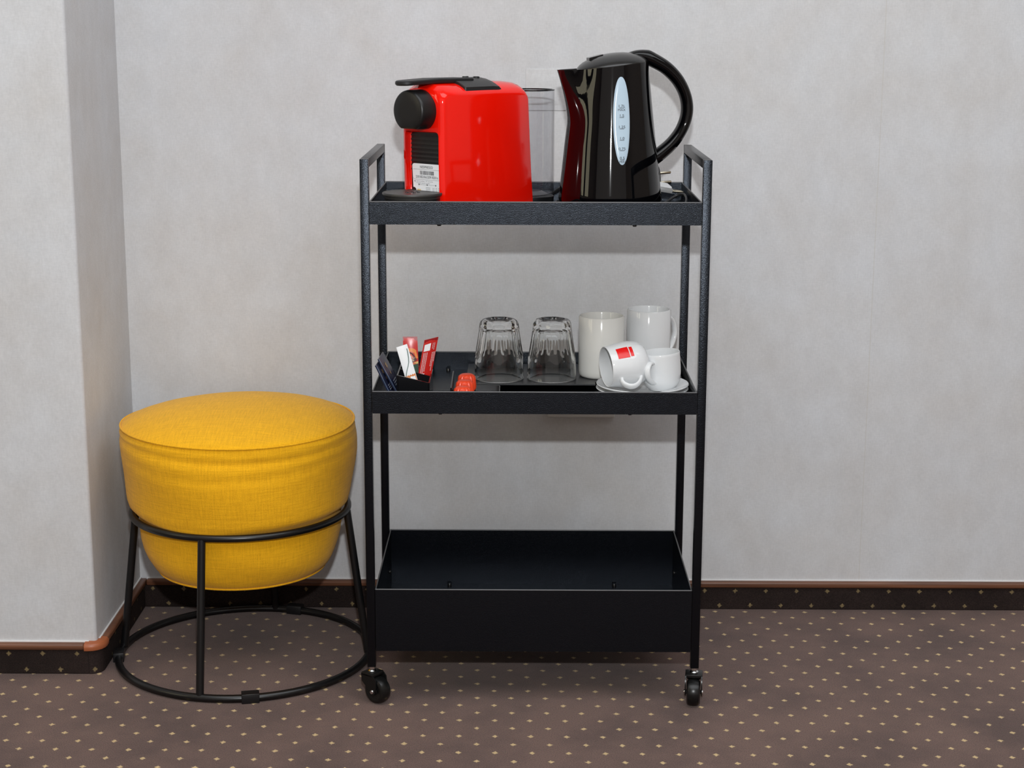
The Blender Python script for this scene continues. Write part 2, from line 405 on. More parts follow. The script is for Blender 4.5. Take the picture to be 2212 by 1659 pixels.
cap = bmesh.new(); box(cap, CX, CX+TW, CY+.0225, WY, CB, ZT, bev=.003, seg=3); finish('cap_rail', cap, WOOD, b3, 40)
ck = bmesh.new(); box(ck, CX, CX+.0025, CY+.012, WY, ZT-.0004, ZT+.0014); finish('caulk_line', ck, CAULK, b3)

# wall plates behind the trolley
def plate(name, label, x0, x1, z0, z1, col, d=.008):
    t = thing(name, label, 'socket', ((x0+x1)/2, WY, (z0+z1)/2))
    bm = bmesh.new(); box(bm, x0, x1, WY-d, WY, z0, z1, bev=min(.0025, d*.35), seg=3); finish('frame_plate', bm, col, t, 40, world=True)
    bm = bmesh.new(); box(bm, x0+.009, x1-.009, WY-d*1.19, WY-d+.001, z0+.009, z1-.009, bev=.0002); finish('cover', bm, col, t, 40, world=True)
    return t
PL = mat('white_plate_plastic', (.66, .66, .64, 1), .35)
plate('wall_socket', 'white wall socket plate half hidden below the middle tray', .276, .392, .3450, .4230, PL)
plate('wall_socket', 'pale square wall plate high up between the coffee machine and the kettle', .2365, .3035, .866, .9335, WALL, d=.0012)

# ---------------------------------------------------------------- trolley
W = .50; D = .3036; PW = .0125; ZTOP = .8195; ZPB = .0563
cart = thing('serving_trolley', 'tall black metal serving trolley with three trays on castors against the wall', 'trolley', (W/2, D/2, 0))
for x0 in (0, W-PW):
    for y0 in (0, D-PW):
        finish('post', bx(x0, x0+PW, y0, y0+PW, ZPB, ZTOP-PW*.0, bev=.0007), POWDER, cart, 40, world=True)
    finish('handle', bx(x0, x0+PW, PW, D-PW, ZTOP-PW, ZTOP, bev=.0007), POWDER, cart, 40, world=True)
TX0, TX1, TY0, TY1 = PW+.0008, W-PW-.0008, -.0005, D-.0005
def tray(zb, zt, zf, rivets):
    t = .0013
    bm = bmesh.new()
    box(bm, TX0, TX1, TY0, TY1, zb, zf)
    box(bm, TX0, TX1, TY0, TY0+t, zf, zt); box(bm, TX0, TX1, TY1-t, TY1, zf, zt)
    box(bm, TX0, TX0+t, TY0+t, TY1-t, zf, zt); box(bm, TX1-t, TX1, TY0+t, TY1-t, zf, zt)
    o = finish('tray', bm, POWDER, cart, world=True)
    rim = bmesh.new()
    P = [(TX0+t/2, TY0+t/2), (TX1-t/2, TY0+t/2), (TX1-t/2, TY1-t/2), (TX0+t/2, TY1-t/2)]
    for i in range(4):
        a, b_ = P[i], P[(i+1) % 4]
        tube(rim, [(a[0], a[1], zt), (b_[0], b_[1], zt)], .0011, 8)
    T = Matrix.Translation(-cart.location)
    bmesh.ops.transform(rim, matrix=T, verts=rim.verts)
    finish('rim', rim, RIM, o, 60)
    for (x, y, z, ax) in rivets:
        bm = bmesh.new()
        if ax == 'z': lathe(bm, [(0, -.0032), (.0026, -.0030), (.0034, -.0012), (.0036, .001), (0, .001)], 14, (x, y, z))
        elif ax == 'Z': lathe(bm, [(0, .0042), (.0026, .0040), (.0034, .0022), (.0036, 0), (0, 0)], 14, (x, y, z))
        else:
            lathe(bm, [(0, .003), (.002, .0026), (.003, .001), (.003, 0), (0, 0)], 12, (0, 0, 0), M=Matrix.Translation((x, y, z)) @ Matrix.Rotation(R(90)*ax, 4, 'Y'))
        bmesh.ops.transform(bm, matrix=T, verts=bm.verts)
        finish('bolt', bm, TUBEB, o, 50)
    return o
RIM = mat('bare_tray_rim', (.055, .056, .06, 1), .33, spec=.8)
tray(.7270, .7593, .7310, [(.112, .010, .727, 'z'), (.392, .010, .727, 'z'), (TX0+.0013, .288, .745, 1), (TX1-.0013, .288, .745, -1)])
tray(.4500, .4827, .4535, [(.112, .010, .450, 'z'), (.390, .010, .450, 'z'), (.112, .292, .4535, 'Z'), (TX0+.0013, .288, .468, 1)])
tray(.0828, .1799, .0850, [(.112, .296, .0850, 'Z'), (.388, .296, .0850, 'Z'), (TX0+.0013, .262, .120, 1), (TX1-.0013, .262, .120, -1)])
# fold along the back wall of the top tray
finish('back_flange', bx(TX0+.002, TX1-.002, TY1-.0045, TY1-.0013, .7490, .7592), POWDER, cart, world=True)
def caster(x, y, ang):
    """swivelling twin castor; ang = direction in which the wheel trails"""
    c = bpy.data.objects.new('caster', None); C.objects.link(c); c.parent = cart
    c.location = Vector((x, y, 0))-cart.location; c.rotation_euler = (0, 0, ang)
    r = .0205; off = .0110
    bm = bmesh.new()
    My = Matrix.Translation((off, 0, r)) @ Matrix.Rotation(R(90), 4, 'X')
    lathe(bm, [(0, -.0102), (.006, -.0102), (.0065, -.0094), (.012, -.0094), (.0135, -.0102), (r-.0045, -.0100), (r-.0016, -.0080), (r-.0003, -.0045), (r, 0), (r-.0003, .0045), (r-.0016, .0080),
               (r-.0045, .0100), (.0135, .0102), (.012, .0094), (.0065, .0094), (.006, .0102), (0, .0102)], 36, M=My)
    finish('wheel', bm, RUBBER, c, 35)
    bm = bmesh.new()   # fork: hood over the wheel with two cheeks, and the stem socket
    for s in (-1, 1):
        poly = [(-.011, .0455), (.012, .0460), (.0175, .0405), (.0190, .030), (.0175, .020), (.0135, .0150), (.0080, .0155), (.0, .026), (-.010, .034)]
        rings(bm, [[Vector((a, s*.0112, b_)) for a, b_ in poly], [Vector((a, s*.0130, b_)) for a, b_ in poly]])
    box(bm, -.011, .012, -.0130, .0130, .0425, .0480, bev=.0012)
    rings(bm, [[Vector((a, -.0100, b_)) for a, b_ in [(-.011, .0445), (-.011, .034), (-.006, .034), (-.004, .0425)]], [Vector((a, .0100, b_)) for a, b_ in [(-.011, .0445), (-.011, .034), (-.006, .034), (-.004, .0425)]]])
    finish('fork', bm, RUBBER, c, 40)
    bm = bmesh.new(); lathe(bm, [(0, .0475), (.0062, .0475), (.0068, .0495), (.0046, .0515), (.0046, .0575), (0, .0575)], 20); finish('stem', bm, CHROME, c, 40)
    bm = bmesh.new(); lathe(bm, [(0, -.0147), (.0026, -.0147), (.0034, -.0134), (.0034, .0134), (.0026, .0147), (0, .0147)], 14, M=My); finish('axle', bm, CHROME, c, 40)
    return c
caster(PW/2, PW/2+.001, R(-38)); caster(W-PW/2, PW/2+.001, R(-97))
caster(PW/2, D-PW/2, R(-60)); caster(W-PW/2, D-PW/2, R(-120))

# ---------------------------------------------------------------- stool
SC = Vector((-.217, .198, 0))
stool = thing('pouf_stool', 'round yellow fabric pouf sitting in a black wire hoop frame beside the trolley', 'stool', SC)
SEG = 96
def pouf():
    prof = [(.0, .4235), (.03, .4230), (.06, .4213), (.09, .4180), (.12, .4130), (.145, .4070), (.163, .4010), (.174, .3965), (.1800, .3935),
            (.1825, .3918), (.1822, .3895), (.1842, .385), (.1852, .375), (.1855, .360), (.1850, .345), (.1835, .330), (.1815, .315), (.1795, .300), (.1775, .285), (.1755, .272), (.1730, .264), (.1690, .2585),
            (.1625, .2545), (.1590, .2475), (.1580, .238), (.1580, .225), (.1570, .210), (.1545, .195), (.1505, .182), (.1450, .171), (.1395, .1630), (.1345, .1580), (.1310, .1555), (.1280, .1540), (.100, .1500), (.07, .148), (0, .147)]
    fine = []
    for (r0, z0), (r1, z1) in zip(prof, prof[1:]):
        n_ = max(1, round((z0-z1)/.0035)) if .25 < z1 and z0 < .392 else 1
        fine += [(r0+(r1-r0)*i/n_, z0+(z1-z0)*i/n_) for i in range(n_)]
    prof = fine+[prof[-1]]
    bm = bmesh.new(); uvl = bm.loops.layers.uv.new('UVMap')
    s = 0; V = []; ss = []
    for i, (r, z) in enumerate(prof):
        if i: s += math.hypot(r-prof[i-1][0], z-prof[i-1][1])
        ss.append(s)
        ring = []
        for j in range(SEG):
            a = 2*pi*j/SEG
            f = 1; dz = 0
            if .262 < z < .388:    # soft folds running round the side under the seam
                k = math.exp(-((z-.372-.006*sin(a*2+1))/.006)**2)*max(0, sin(a*1.0-R(-90)+pi/2)+.4)*.0022
                k2 = math.exp(-((z-.348-.008*cos(a*2))/.008)**2)*max(0, cos(a+R(80)))*.0017
                f -= (k+k2)/r if r else 0
                f += .0018*sin(3*a+z*40)/max(r, .1)
            if .24 < z < .275:     # sagging lower lip
                dz = -.0075*math.exp(-(((a-R(262)+pi) % (2*pi)-pi)/.55)**2)-.0008*sin(5*a)+.001
            if .17 < z < .25: f += .0016*sin(4*a+z*60)/r
            if z > .40 and r > 0: dz += .0015*sin(2*a+.6)*(r/.18)
            ring.append(bm.verts.new((r*f*cos(a), r*f*sin(a), z+dz)))
            if r == 0: break
        V.append(ring)
    for i in range(len(prof)-1):
        a, b_ = V[i], V[i+1]
        for j in range(SEG):
            q = (j+1) % SEG
            if len(a) == 1: vs_, ids = (a[0], b_[j], b_[q]), ((i, j), (i+1, j), (i+1, j+1))
            elif len(b_) == 1: vs_, ids = (a[q], a[j], b_[0]), ((i, j+1), (i, j), (i+1, j))
            else: vs_, ids = (a[q], a[j], b_[j], b_[q]), ((i, j+1), (i, j), (i+1, j), (i+1, j+1))
            f = bm.faces.new(vs_)
            top = prof[i+1][1] > .391 or prof[i+1][1] < .1545
            for lp, (ii, jj) in zip(f.loops, ids):
                if top: lp[uvl].uv = (lp.vert.co.x, lp.vert.co.y)
                else: lp[uvl].uv = (jj/SEG*2*pi*.18, ss[ii])
    return finish('cushion', bm, YEL, stool, 80)
cu = pouf()
def seam(z, r, rr, name='seam'):
    bm = bmesh.new(); tube(bm, [(r*cos(2*pi*i/96), r*sin(2*pi*i/96), z+(.0015*sin(4*pi*i/96+.6) if z > .38 else 0)) for i in range(96)], rr, 8, closed=True)
    uvl = bm.loops.layers.uv.new('UVMap')
    for f in bm.faces:
        for lp in f.loops: lp[uvl].uv = (lp.vert.co.x*1.1, lp.vert.co.y+lp.vert.co.z)
    finish(name, bm, YEL, cu, 80)
seam(.3915, .1829, .0014, 'top_seam'); seam(.1560, .1325, .0020, 'bottom_piping')
def hoop(name, r, z, tr):
    bm = bmesh.new(); tube(bm, [(r*cos(2*pi*i/96), r*sin(2*pi*i/96), z) for i in range(96)], tr, 14, closed=True)
    return finish(name, bm, TUBEB, stool, 80)
hoop('upper_hoop', .1705, .2490, .0055); hoop('base_hoop', .2020, .0062, .0062)
for a in (-101, -3, 177, 84):
    a = R(a); bm = bmesh.new()
    tube(bm, [(.1705*cos(a), .1705*sin(a), .247), (.2005*cos(a), .2005*sin(a), .008)], .0061, 14)
    finish('leg', bm, TUBEB, stool, 60)
for a in (-79, 188, 74):
    a = R(a); M_ = Matrix.Rotation(a+pi/2, 4, 'Z')
    bm = bmesh.new(); box(bm, -.0135, .0135, -.0085, .0085, .0002, .0155, bev=.001, M=Matrix.Translation((.202*cos(a), .202*sin(a), 0)) @ M_)
    finish('foot_clip', bm, BLACKP, stool, 40)

# ---------------------------------------------------------------- coffee machine
MA = R(49.4)
mach = thing('coffee_machine', 'red capsule coffee machine with black lever and round front on the top tray', 'coffee machine', (.1166, .035, .7313), (0, 0, MA))
MW = .084
def machine_body():
    # side outline (x,z) going round, with how much each point swells outward towards the middle
    pts = []
    pts += [(.002, 0), (.001, .04), (0, .08), (.0, .12), (.0, .150)]
    pts += [(.0+.012*(1-cos(R(a))), .156+.0200*sin(R(a))) for a in (22, 45, 68, 90)]
    pts += [(.04, .1764), (.07, .1766), (.10, .1766), (.13, .1762), (.155, .1756), (.172, .1748)]
    pts += [(.178+.0135*sin(R(a)), .1590+.0155*cos(R(a))) for a in (12, 30, 50, 70, 90)]
    pts += [(.1935, .13), (.1955, .10), (.1985, .06), (.2012, .03), (.204, 0)]
    n = len(pts)
    nrm = []
    for i in range(n):
        a = pts[max(i-1, 0)]; b_ = pts[min(i+1, n-1)]
        t = Vector((b_[0]-a[0], b_[1]-a[1])).normalized(); nrm.append(Vector((-t.y, t.x)))
    ys = [0, .0012, .004, .009, .017, .028, .042, .056, .067, .075, .080, .0828, .084]
    rs = []
    for y in ys:
        u = 1-abs(2*y/MW-1)           # 0 at the sides, 1 in the middle
        g = (1-(1-u)**2)**.62
        e = min(1, u/.1); ed = (1-(1-e)**2)**.5
        ring = []
        for (x, z), nn in zip(pts, nrm):
            wt = max(0, nn.y)**1.2
            ef = min(1, u/.26); ef = (1-(1-ef)**2)**.5
            o = wt*(.0185*g-.002) + (1-wt)*((.009*ef-.009) if nn.x < 0 else (.004*ed-.004+.002*g))
            ring.append(Vector((x+nn.x*o, y, max(0, z+nn.y*o))))
        rs.append(ring)
    bm = bmesh.new(); rings(bm, rs)
    return bm
bm = machine_body()
body = finish('body', bm, RED, mach, 28)
# recess in the front for the panel and the cup stand
cb = bx(-.03, .013, .0085, .0755, -.02, .1235, bev=.006, seg=3)
cut = finish('cutter', cb, RED)
cut.parent = mach
md = body.modifiers.new('b', 'BOOLEAN'); md.object = cut; md.operation = 'DIFFERENCE'; md.solver = 'EXACT'
bpy.context.view_layer.update()
dg = bpy.context.evaluated_depsgraph_get()
nm = bpy.data.meshes.new_from_object(body.evaluated_get(dg))
body.modifiers.clear(); body.data = nm; bpy.data.objects.remove(cut)
# louvred front panel
bm = bmesh.new(); box(bm, .0115, .0165, .0092, .0748, .012, .1225)
pan = finish('front_panel', bm, BLACKP, mach)
for i in range(9):
    z = .066+i*.0062
    bm = bmesh.new(); rings(bm, [[Vector((x, y, zz)) for x, zz in ((.0118, z), (.0107, z+.0006), (.0118, z+.0046))] for y in (.0095, .0740)])
    finish('louvre', bm, MATTEB, pan)
# round brew head with the flat bottom
bm = bmesh.new()
cz, cy0 = .1535, MW/2
def dsec(r, x, flat=.0255, n=48):
    out = []
    for i in range(n):
        a = 2*pi*i/n; zz = max(-flat*r/.030, r*sin(a)); out.append(Vector((x, cy0+r*cos(a), cz+zz)))
    return out
rings(bm, [dsec(.0300, .012), dsec(.0300, -.0235), dsec(.0296, -.0260), dsec(.0284, -.0278), dsec(.0262, -.0288), dsec(.015, -.0291), dsec(.003, -.0292)])
finish('brew_head', bm, mat('satin_black_plastic', (.006, .006, .0065, 1), .38, spec=.45), mach, 45)
# lever plate
bm = bmesh.new()
lv = []
for i in range(13):
    t = R(90+180*i/12); lv.append((-.030+.0165*cos(t)*.95, cy0+.0165*sin(t)))
lv += [(.02, cy0-.0175), (.090, cy0-.0205), (.090, cy0+.0205), (.02, cy0+.0175)]
def lz(x, h): return .1922+h-(.0006 if x > .02 else 0)+-.06*max(0, -(x+.0))
rings(bm, [[Vector((x*.98+.001, cy0+(y-cy0)*.94, lz(x, 0))) for x, y in lv], [Vector((x, y, lz(x, .0018))) for x, y in lv],
           [Vector((x, y, lz(x, .0052))) for x, y in lv], [Vector((x*.985+.0008, cy0+(y-cy0)*.92, lz(x, .0066))) for x, y in lv]])
finish('lever', bm, MATTEB, mach, 35)
# hinge block with buttons
bm = bmesh.new()
def hb(x, e=0):
    P = [(.004+e, .1720), (.0035+e, .1860), (.010+e, .1895), (.018, .1932), (.030, .1968), (cy0, .1985-e*.3), (MW-.030, .1968), (MW-.018, .1932), (MW-.010-e, .1895), (MW-.0035-e, .1860), (MW-.004-e, .1720)]
    return [Vector((x, y, z-e*.4)) for y, z in P]
rings(bm, [hb(.0530, .0012), hb(.0542), hb(.09), hb(.115), [v+Vector((0, 0, -.0008)) for v in hb(.1265)], [v+Vector((0, 0, -.0042)) for v in hb(.1325, .001)]])
hbk = finish('hinge_block', bm, mat('dark_grey_plastic', (.016, .016, .017, 1), .42, spec=.5), mach, 30)
for k, (bxx, byy) in enumerate(((.099, cy0+.004), (.112, cy0-.006))):
    bm = bmesh.new(); lathe(bm, [(0, .0010), (.0040, .0010), (.0048, .0004), (.0048, -.002), (0, -.002)], 18, (bxx, byy, .1988-.0004*k))
    bt = finish('button', bm, MATTEB, hbk, 40)
bm = bmesh.new()
for q in (-.0018, .0, .0018): box(bm, .0975+q-.0005, .0975+q+.0005, cy0+.002, cy0+.0065, .1998, .2001)
tag(finish('cup_symbol', bm, mat('white_symbol', (.8, .8, .8, 1), .4), hbk), 'small white symbol on the button')
# cup stand
dc = (-.0195, cy0)
bm = bmesh.new()
lathe(bm, [(0, .0288), (.030, .0288), (.0405, .0290), (.0412, .0325), (.0432, .0330), (.0440, .0345), (.0440, .0362), (.0434, .0372), (.0415, .0374), (.0405, .0368), (0, .0368)], 64, (dc[0], dc[1], 0))
ds = finish('drip_grid', bm, mat('drip_grey_plastic', (.040, .038, .036, 1), .42), mach, 35)
for k in range(7):
    a = R(k*60) if k else 0; rr_ = .009 if k else 0
    bm = bmesh.new(); lathe(bm, [(.0012, .0369), (.0022, .0373), (.0026, .0366), (.0012, .0364)], 10, (dc[0]+rr_*cos(a), dc[1]+rr_*sin(a), 0)); finish('drain_hole', bm, GLOSSB, ds, 40)
bm = bmesh.new(); lathe(bm, [(0, 0), (.0385, 0), (.0405, .003), (.0405, .0275), (.0405, .0286), (0, .0286)], 64, (dc[0], dc[1], 0))
db = finish('drip_tray', bm, BLACKP, mach, 35)
def onb(u, v):   # on the front of the drip tray, facing the room
    a = R(180+49)+u/.0408; return Vector((dc[0]+.0408*cos(a), dc[1]+.0408*sin(a), .0235+v))
bm = bmesh.new(); grid_patch(bm, onb, -.0155, .0005, -.010, .0035, 8, 1)
tag(finish('sticker', bm, CARD, db, flip=False), 'white sticker low on the drip tray')
# service card standing in the recess
card_c = Vector((.0095, .0410, .0545))
def onc(off):
    def f(u, v): return Vector((.0105-off+(-v)*.06, card_c.y-u, card_c.z+v))
    return f
cw, chh = .0285, .0215
poly = []
for i in range(5): t = R(i*22.5); poly.append((cw-.004+.004*cos(t), chh-.004+.004*sin(t)))
for i in range(5): t = R(90+i*22.5); poly.append((-cw+.004+.004*cos(t), chh-.004+.004*sin(t)))
poly += [(-cw, -chh+.008), (-cw+.003, -chh+.0078), (-cw+.0055, -chh+.0055), (-cw+.006, -chh+.0005), (-cw+.0065, -chh)]
for i in range(5): t = R(270+i*22.5); poly.append((cw-.004+.004*cos(t), -chh+.004+.004*sin(t)))
bm = bmesh.new(); prism(bm, poly, onc(0), onc(.0007))
cd_ = finish('service_card', bm, CARD, mach)
f = onc(.0009); bm = bmesh.new()
text(bm, 'NESPRESSO', .0052, 0, .0150, f)
text(bm, '23018D30s320918201n', .0053, 0, .0005, f, sx=.88)
x = -.0135; rb = random.Random(3)
while x < .0145:
    wb = rb.choice([.0004, .0004, .0007, .0011]); patch(bm, [(x, .0055), (x+wb, .0055), (x+wb, .0112), (x, .0112)], f); x += wb+rb.choice([.0004, .0006, .0008])
for dx_ in (-.0165, .0, .017): patch(bm, [(dx_+.0011*cos(R(60*i)), -.0092+.0011*sin(R(60*i))) for i in range(6)], f)
patch(bm, [(-.0255, -.0035), (-.0235, -.0035), (-.0240, -.0048), (-.0250, -.0048)], f); patch(bm, [(-.0249, -.0048), (-.0241, -.0048), (-.0241, -.0062), (-.0249, -.0062)], f)
for p_ in finish('print', bm, INK, cd_, flip=False),: pass
bm = bmesh.new()
def seg(u0, v0, u1, v1, wd=.00022):
    d = Vector((u1-u0, v1-v0)).normalized(); nn = Vector((-d.y, d.x))*wd
    patch(bm, [(u0+nn.x, v0+nn.y), (u0-nn.x, v0-nn.y), (u1-nn.x, v1-nn.y), (u1+nn.x, v1+nn.y)], f)
seg(-.0265, .0132, .0270, .0132); seg(-.0265, -.0016, .0270, -.0016); seg(-.0265, -.0016, -.0270, .0010); seg(.0270, .0132, .0275, .0115); seg(.0270, -.0016, .0275, .0005); seg(-.0165, -.0092, .017, -.0092, .00018)
text(bm, 'Serial number / N° de série', .0030, -.0215, -.0050, f, 'LEFT'); text(bm, 'Product serial number', .0030, -.0215, -.0078, f, 'LEFT')
for a, b_ in ((-.003, .006), (.010, .0145), (.0165, .0195), (.0215, .0245)):
    for k in range(3): seg(a, -.0132-k*.0022, b_, -.0132-k*.0022, .0003)
finish('fine_print', bm, GREYINK, cd_, flip=False)
bm = bmesh.new(); patch(bm, [(-.0205, -.0195), (-.0125, -.0195), (-.0135, -.0160), (-.0205, -.0158)], f)
tag(finish('yellow_mark', bm, mat('yellow_ink', (.75, .55, .25, 1), .6), cd_, flip=False), 'small yellow printed mark')
# water tank
tcx, tcy, tr = .2435, cy0, .0375
bm = bmesh.new(); lathe(bm, [(0, .013), (tr-.004, .013), (tr-.001, .016), (tr, .02), (tr, .1745), (tr+.0006, .1765), (tr-.0012, .1765), (tr-.0018, .0175), (tr-.006, .0148), (0, .0148)], 56, (tcx, tcy, 0))
tk = finish('water_tank', bm, TANK, mach, 40)
bm = bmesh.new(); lathe(bm, [(0, .0), (.030, 0), (.0360, .002), (.0375, .009), (.0375, .0125), (.034, .0145), (0, .0128)], 48, (tcx, tcy, 0))
finish('tank_base', bm, BLACKP, mach, 40)
bm = bmesh.new(); lathe(bm, [(tr-.0030, .1748), (tr-.0002, .1748), (tr-.0002, .1768), (tr-.0030, .1768)], 56, (tcx, tcy, 0))
finish('tank_lid_edge', bm, GLOSSB, tk, 40)
bm = bmesh.new(); lathe(bm, [(.016, .0148), (.0175, .0205), (.0190, .0205), (.030, .0152), (.029, .0149)], 32, (tcx, tcy, 0))
finish('tank_valve', bm, mat('smoky_plastic', (.10, .10, .11, 1), .3), tk, 40)
# cord of the coffee machine with its grey plug, lying at the back right
def wcurve(name, pts, r, m_, parent, n=10):
    bm = bmesh.new(); tube(bm, spline(pts, n), r, 10); return finish(name, bm, m_, parent, 70, world=True)
CORD = mat('black_cord', (.02, .02, .021, 1), .4)
wcurve('cord', [(.228, .285, .7345), (.262, .292, .7365), (.282, .285, .745), (.296, .272, .754), (.315, .276, .744), (.36, .286, .7365), (.405, .286, .7345), (.428, .276, .7345), (.438, .25, .739), (.4405, .222, .7535)], .0028, CORD, mach)
PG = mat('grey_plug_plastic', (.30, .30, .30, 1), .4); PWH = mat('white_plug_plastic', (.75, .76, .77, 1), .4)
plg = bpy.data.objects.new('plug', None); C.objects.link(plg); plg.parent = mach
Mi = Matrix.LocRotScale(mach.location, mach.rotation_euler, None).inverted()
PM = Mi @ Matrix.Translation((.4600, .215, .7585)) @ Matrix.Rotation(R(4), 4, 'Z') @ Matrix.Rotation(R(9), 4, 'Y')
plg.matrix_local = PM
def cyl_x(bm, x0, x1, r, y=0, z=0, seg_=12, round_=0):
    M_ = Matrix.Translation((0, y, z)) @ Matrix.Rotation(R(90), 4, 'Y')
    pr = [(0, x0), (r, x0), (r, x1-round_), (r*.6, x1), (0, x1)]
    lathe(bm, pr, seg_, M=M_)
bm = bmesh.new(); box(bm, -.020, .003, -.009, .009, -.007, .0010, bev=.0015); finish('plug_body', bm, PG, plg, 40)
bm = bmesh.new(); rings(bm, [[Vector((x_, y_, z_)) for y_, z_ in ((-.008, .001), (.008, .001), (.006, h), (-.006, h))] for x_, h in ((-.020, .0075), (-.006, .0072), (.0008, .0030))]); finish('plug_cap', bm, PWH, plg, 40)
for yy in (-.0050, .0085):
    bm = bmesh.new(); cyl_x(bm, .003, .0205, .0019, yy, -.003, 10, .0008); finish('pin', bm, PINM, plg, 50)

# ---------------------------------------------------------------- kettle
KB = Vector((.3640, .158, .7440)); KR = R(11)
ket = thing('electric_kettle', 'glossy black electric kettle with looped handle and pale water window on the top tray', 'kettle', KB, (0, 0, KR))
SL = .120    # slope of the top towards the handle
def kr(t):   # radius up the body
    return .0788-.0250*t - .0008*sin(pi*t)
H0 = .2035
def kp(th, t, off=0.0):
    r = kr(t)
    d = abs((th % (2*pi))-pi)
    wd = .66-.34*max(0, (t-.45)/.55)
    sp = math.exp(-(d/wd)**2)
    e = .0035*max(0, min(1, t/.5)) + (.0265*((t-.60)/.40)**1.35 if t > .60 else 0)
    # edge treatment at the base
    if t < .03: r -= .0016*(1-t/.03)
    r += e*sp+off
    x, y = r*cos(th), r*sin(th)
    z = t*(H0+SL*(x if x > -.05 else -.05+(x+.05)*.2))
    return Vector((x, y, z))
bm = bmesh.new(); NS = 96
ts = [0, .012, .03, .08, .15, .25, .35, .45, .55, .60, .64, .68, .72, .76, .80, .84, .88, .92, .96, 1.0]
rs = [[kp(2*pi*j/NS, t) for j in range(NS)] for t in ts]
def inner(off, t, dz=0):
    out = []
    for j in range(NS):
        p = kp(2*pi*j/NS, t, -off); out.append(p+Vector((0, 0, dz)))
    return out
rs += [inner(.0025, 1.0), inner(.003, .97), inner(.006, .95, 0)]
rings(bm, rs)
kb = finish('body', bm, GLOSSB, ket, 35)
# domed lid
bm = bmesh.new(); rs = []
def lidz(x, y): return H0+SL*x
for k, (f_, h) in enumerate(((1.0, -.004), (1.0, .0006), (.985, .0022), (.93, .0052), (.84, .0085), (.70, .0120), (.52, .0150), (.34, .0168), (.16, .0176), (.02, .0178))):
    rs.append([Vector((.0525*f_*cos(2*pi*j/64), .0525*f_*sin(2*pi*j/64), lidz(.0525*f_*cos(2*pi*j/64)+(-.002), 0)+h)) for j in range(64)])
rings(bm, rs)
lid = finish('lid', bm, mat('satin_black_lid', (.010, .010, .010, 1), .22, spec=.6), ket, 35)
bm = bmesh.new()
rings(bm, [[Vector((x_, y_, lidz(x_, 0)+h_)) for y_ in (-.009, .009) for h_ in ((.0115+.0060*k_, .0150+.0048*k_) if y_ < 0 else (.0150+.0048*k_, .0115+.0060*k_))] for x_, k_ in ((-.037, 0), (-.016, .55))])
finish('lid_catch', bm, GLOSSB, lid, 40)
# handle
bm = bmesh.new()
HX = [(.020, .2165), (.034, .2185), (.048, .2165), (.062, .2110), (.084, .1985), (.1025, .1800), (.1145, .1570), (.1175, .1330), (.1105, .1090), (.0960, .0880), (.0780, .0720), (.0600, .0600)]
hp = spline([(x, 0, z) for x, z in HX], 6)
nH = len(hp)
rr = []; ry_ = []
for i in range(nH):
    u = i/(nH-1)
    rr.append(.0025+.0088*min(1, u/.22)-.0022*min(1, max(0, (u-.22)/.3)) + .0022*max(0, (u-.75)/.25))
    ry_.append(.010+.004*min(1, u/.25))
tube(bm, hp, rr, 20, ry=ry_, upv=(0, 1, 0)) if False else tube(bm, hp, ry_, 20, ry=rr, upv=(0, 1, 0))
finish('handle', bm, GLOSSB, ket, 60)
# water window with its scale
def ks(off, zc=.1245):
    def fn(u, v):
        z = zc+v; t = z/H0
        th = R(-90)+u/kr(t)
        p = kp(th, t, off); return Vector((p.x, p.y, z))
    return fn
bm = bmesh.new(); fn0 = ks(.0001); fn1 = ks(.0011)
a_, b2_ = .0126, .0635
NR = 7; NA = 48
def wpt(k, j):
    s = k/NR; th = 2*pi*j/NA; ct, st = cos(th), sin(th)
    return (a_*s*math.copysign(abs(ct)**.92, ct), b2_*s*st)
c0 = bm.verts.new(fn1(0, 0)); prev = None
for k in range(1, NR+1):
    cur = [bm.verts.new((fn1 if k < NR else fn0)(*wpt(k if k < NR else NR, j))) for j in range(NA)]
    for j in range(NA):
        q = (j+1) % NA
        if prev is None: bm.faces.new((c0, cur[j], cur[q]))
        else: bm.faces.new((prev[j], cur[j], cur[q], prev[q]))
    prev = cur
win = finish('water_window', bm, mat('milky_blue_plastic', (.44, .56, .66, 1), .18, spec=.5), ket, 60)
bm = bmesh.new(); fp = ks(.0015, 0)
base_z = KB.z+.0004
def tick(px_z): 
    z = px_z-base_z; patch(bm, [(-.0033, z-.00028), (0, z-.00028), (.0033, z-.00028), (.0033, z+.00028), (0, z+.00028), (-.0033, z+.00028)], fp)
for z, s, tz, below in ((.8877, '1.7L', .8886, 'MAX'), (.8740, '1.5', .8749, None), (.8577, '1.25', .8586, None), (.8413, '1.0', .8422, None), (.8262, '0.75', .8271, None), (.8128, '0.5', .8137, 'MIN')):
    tick(z); text(bm, s, .0054, 0, tz-base_z, fp, sx=1.15)
    if below: text(bm, below, .0046, 0, z-base_z-.0043, fp, sx=1.15)
finish('scale_print', bm, mat('scale_ink', (.045, .05, .06, 1), .5), win, flip=False)

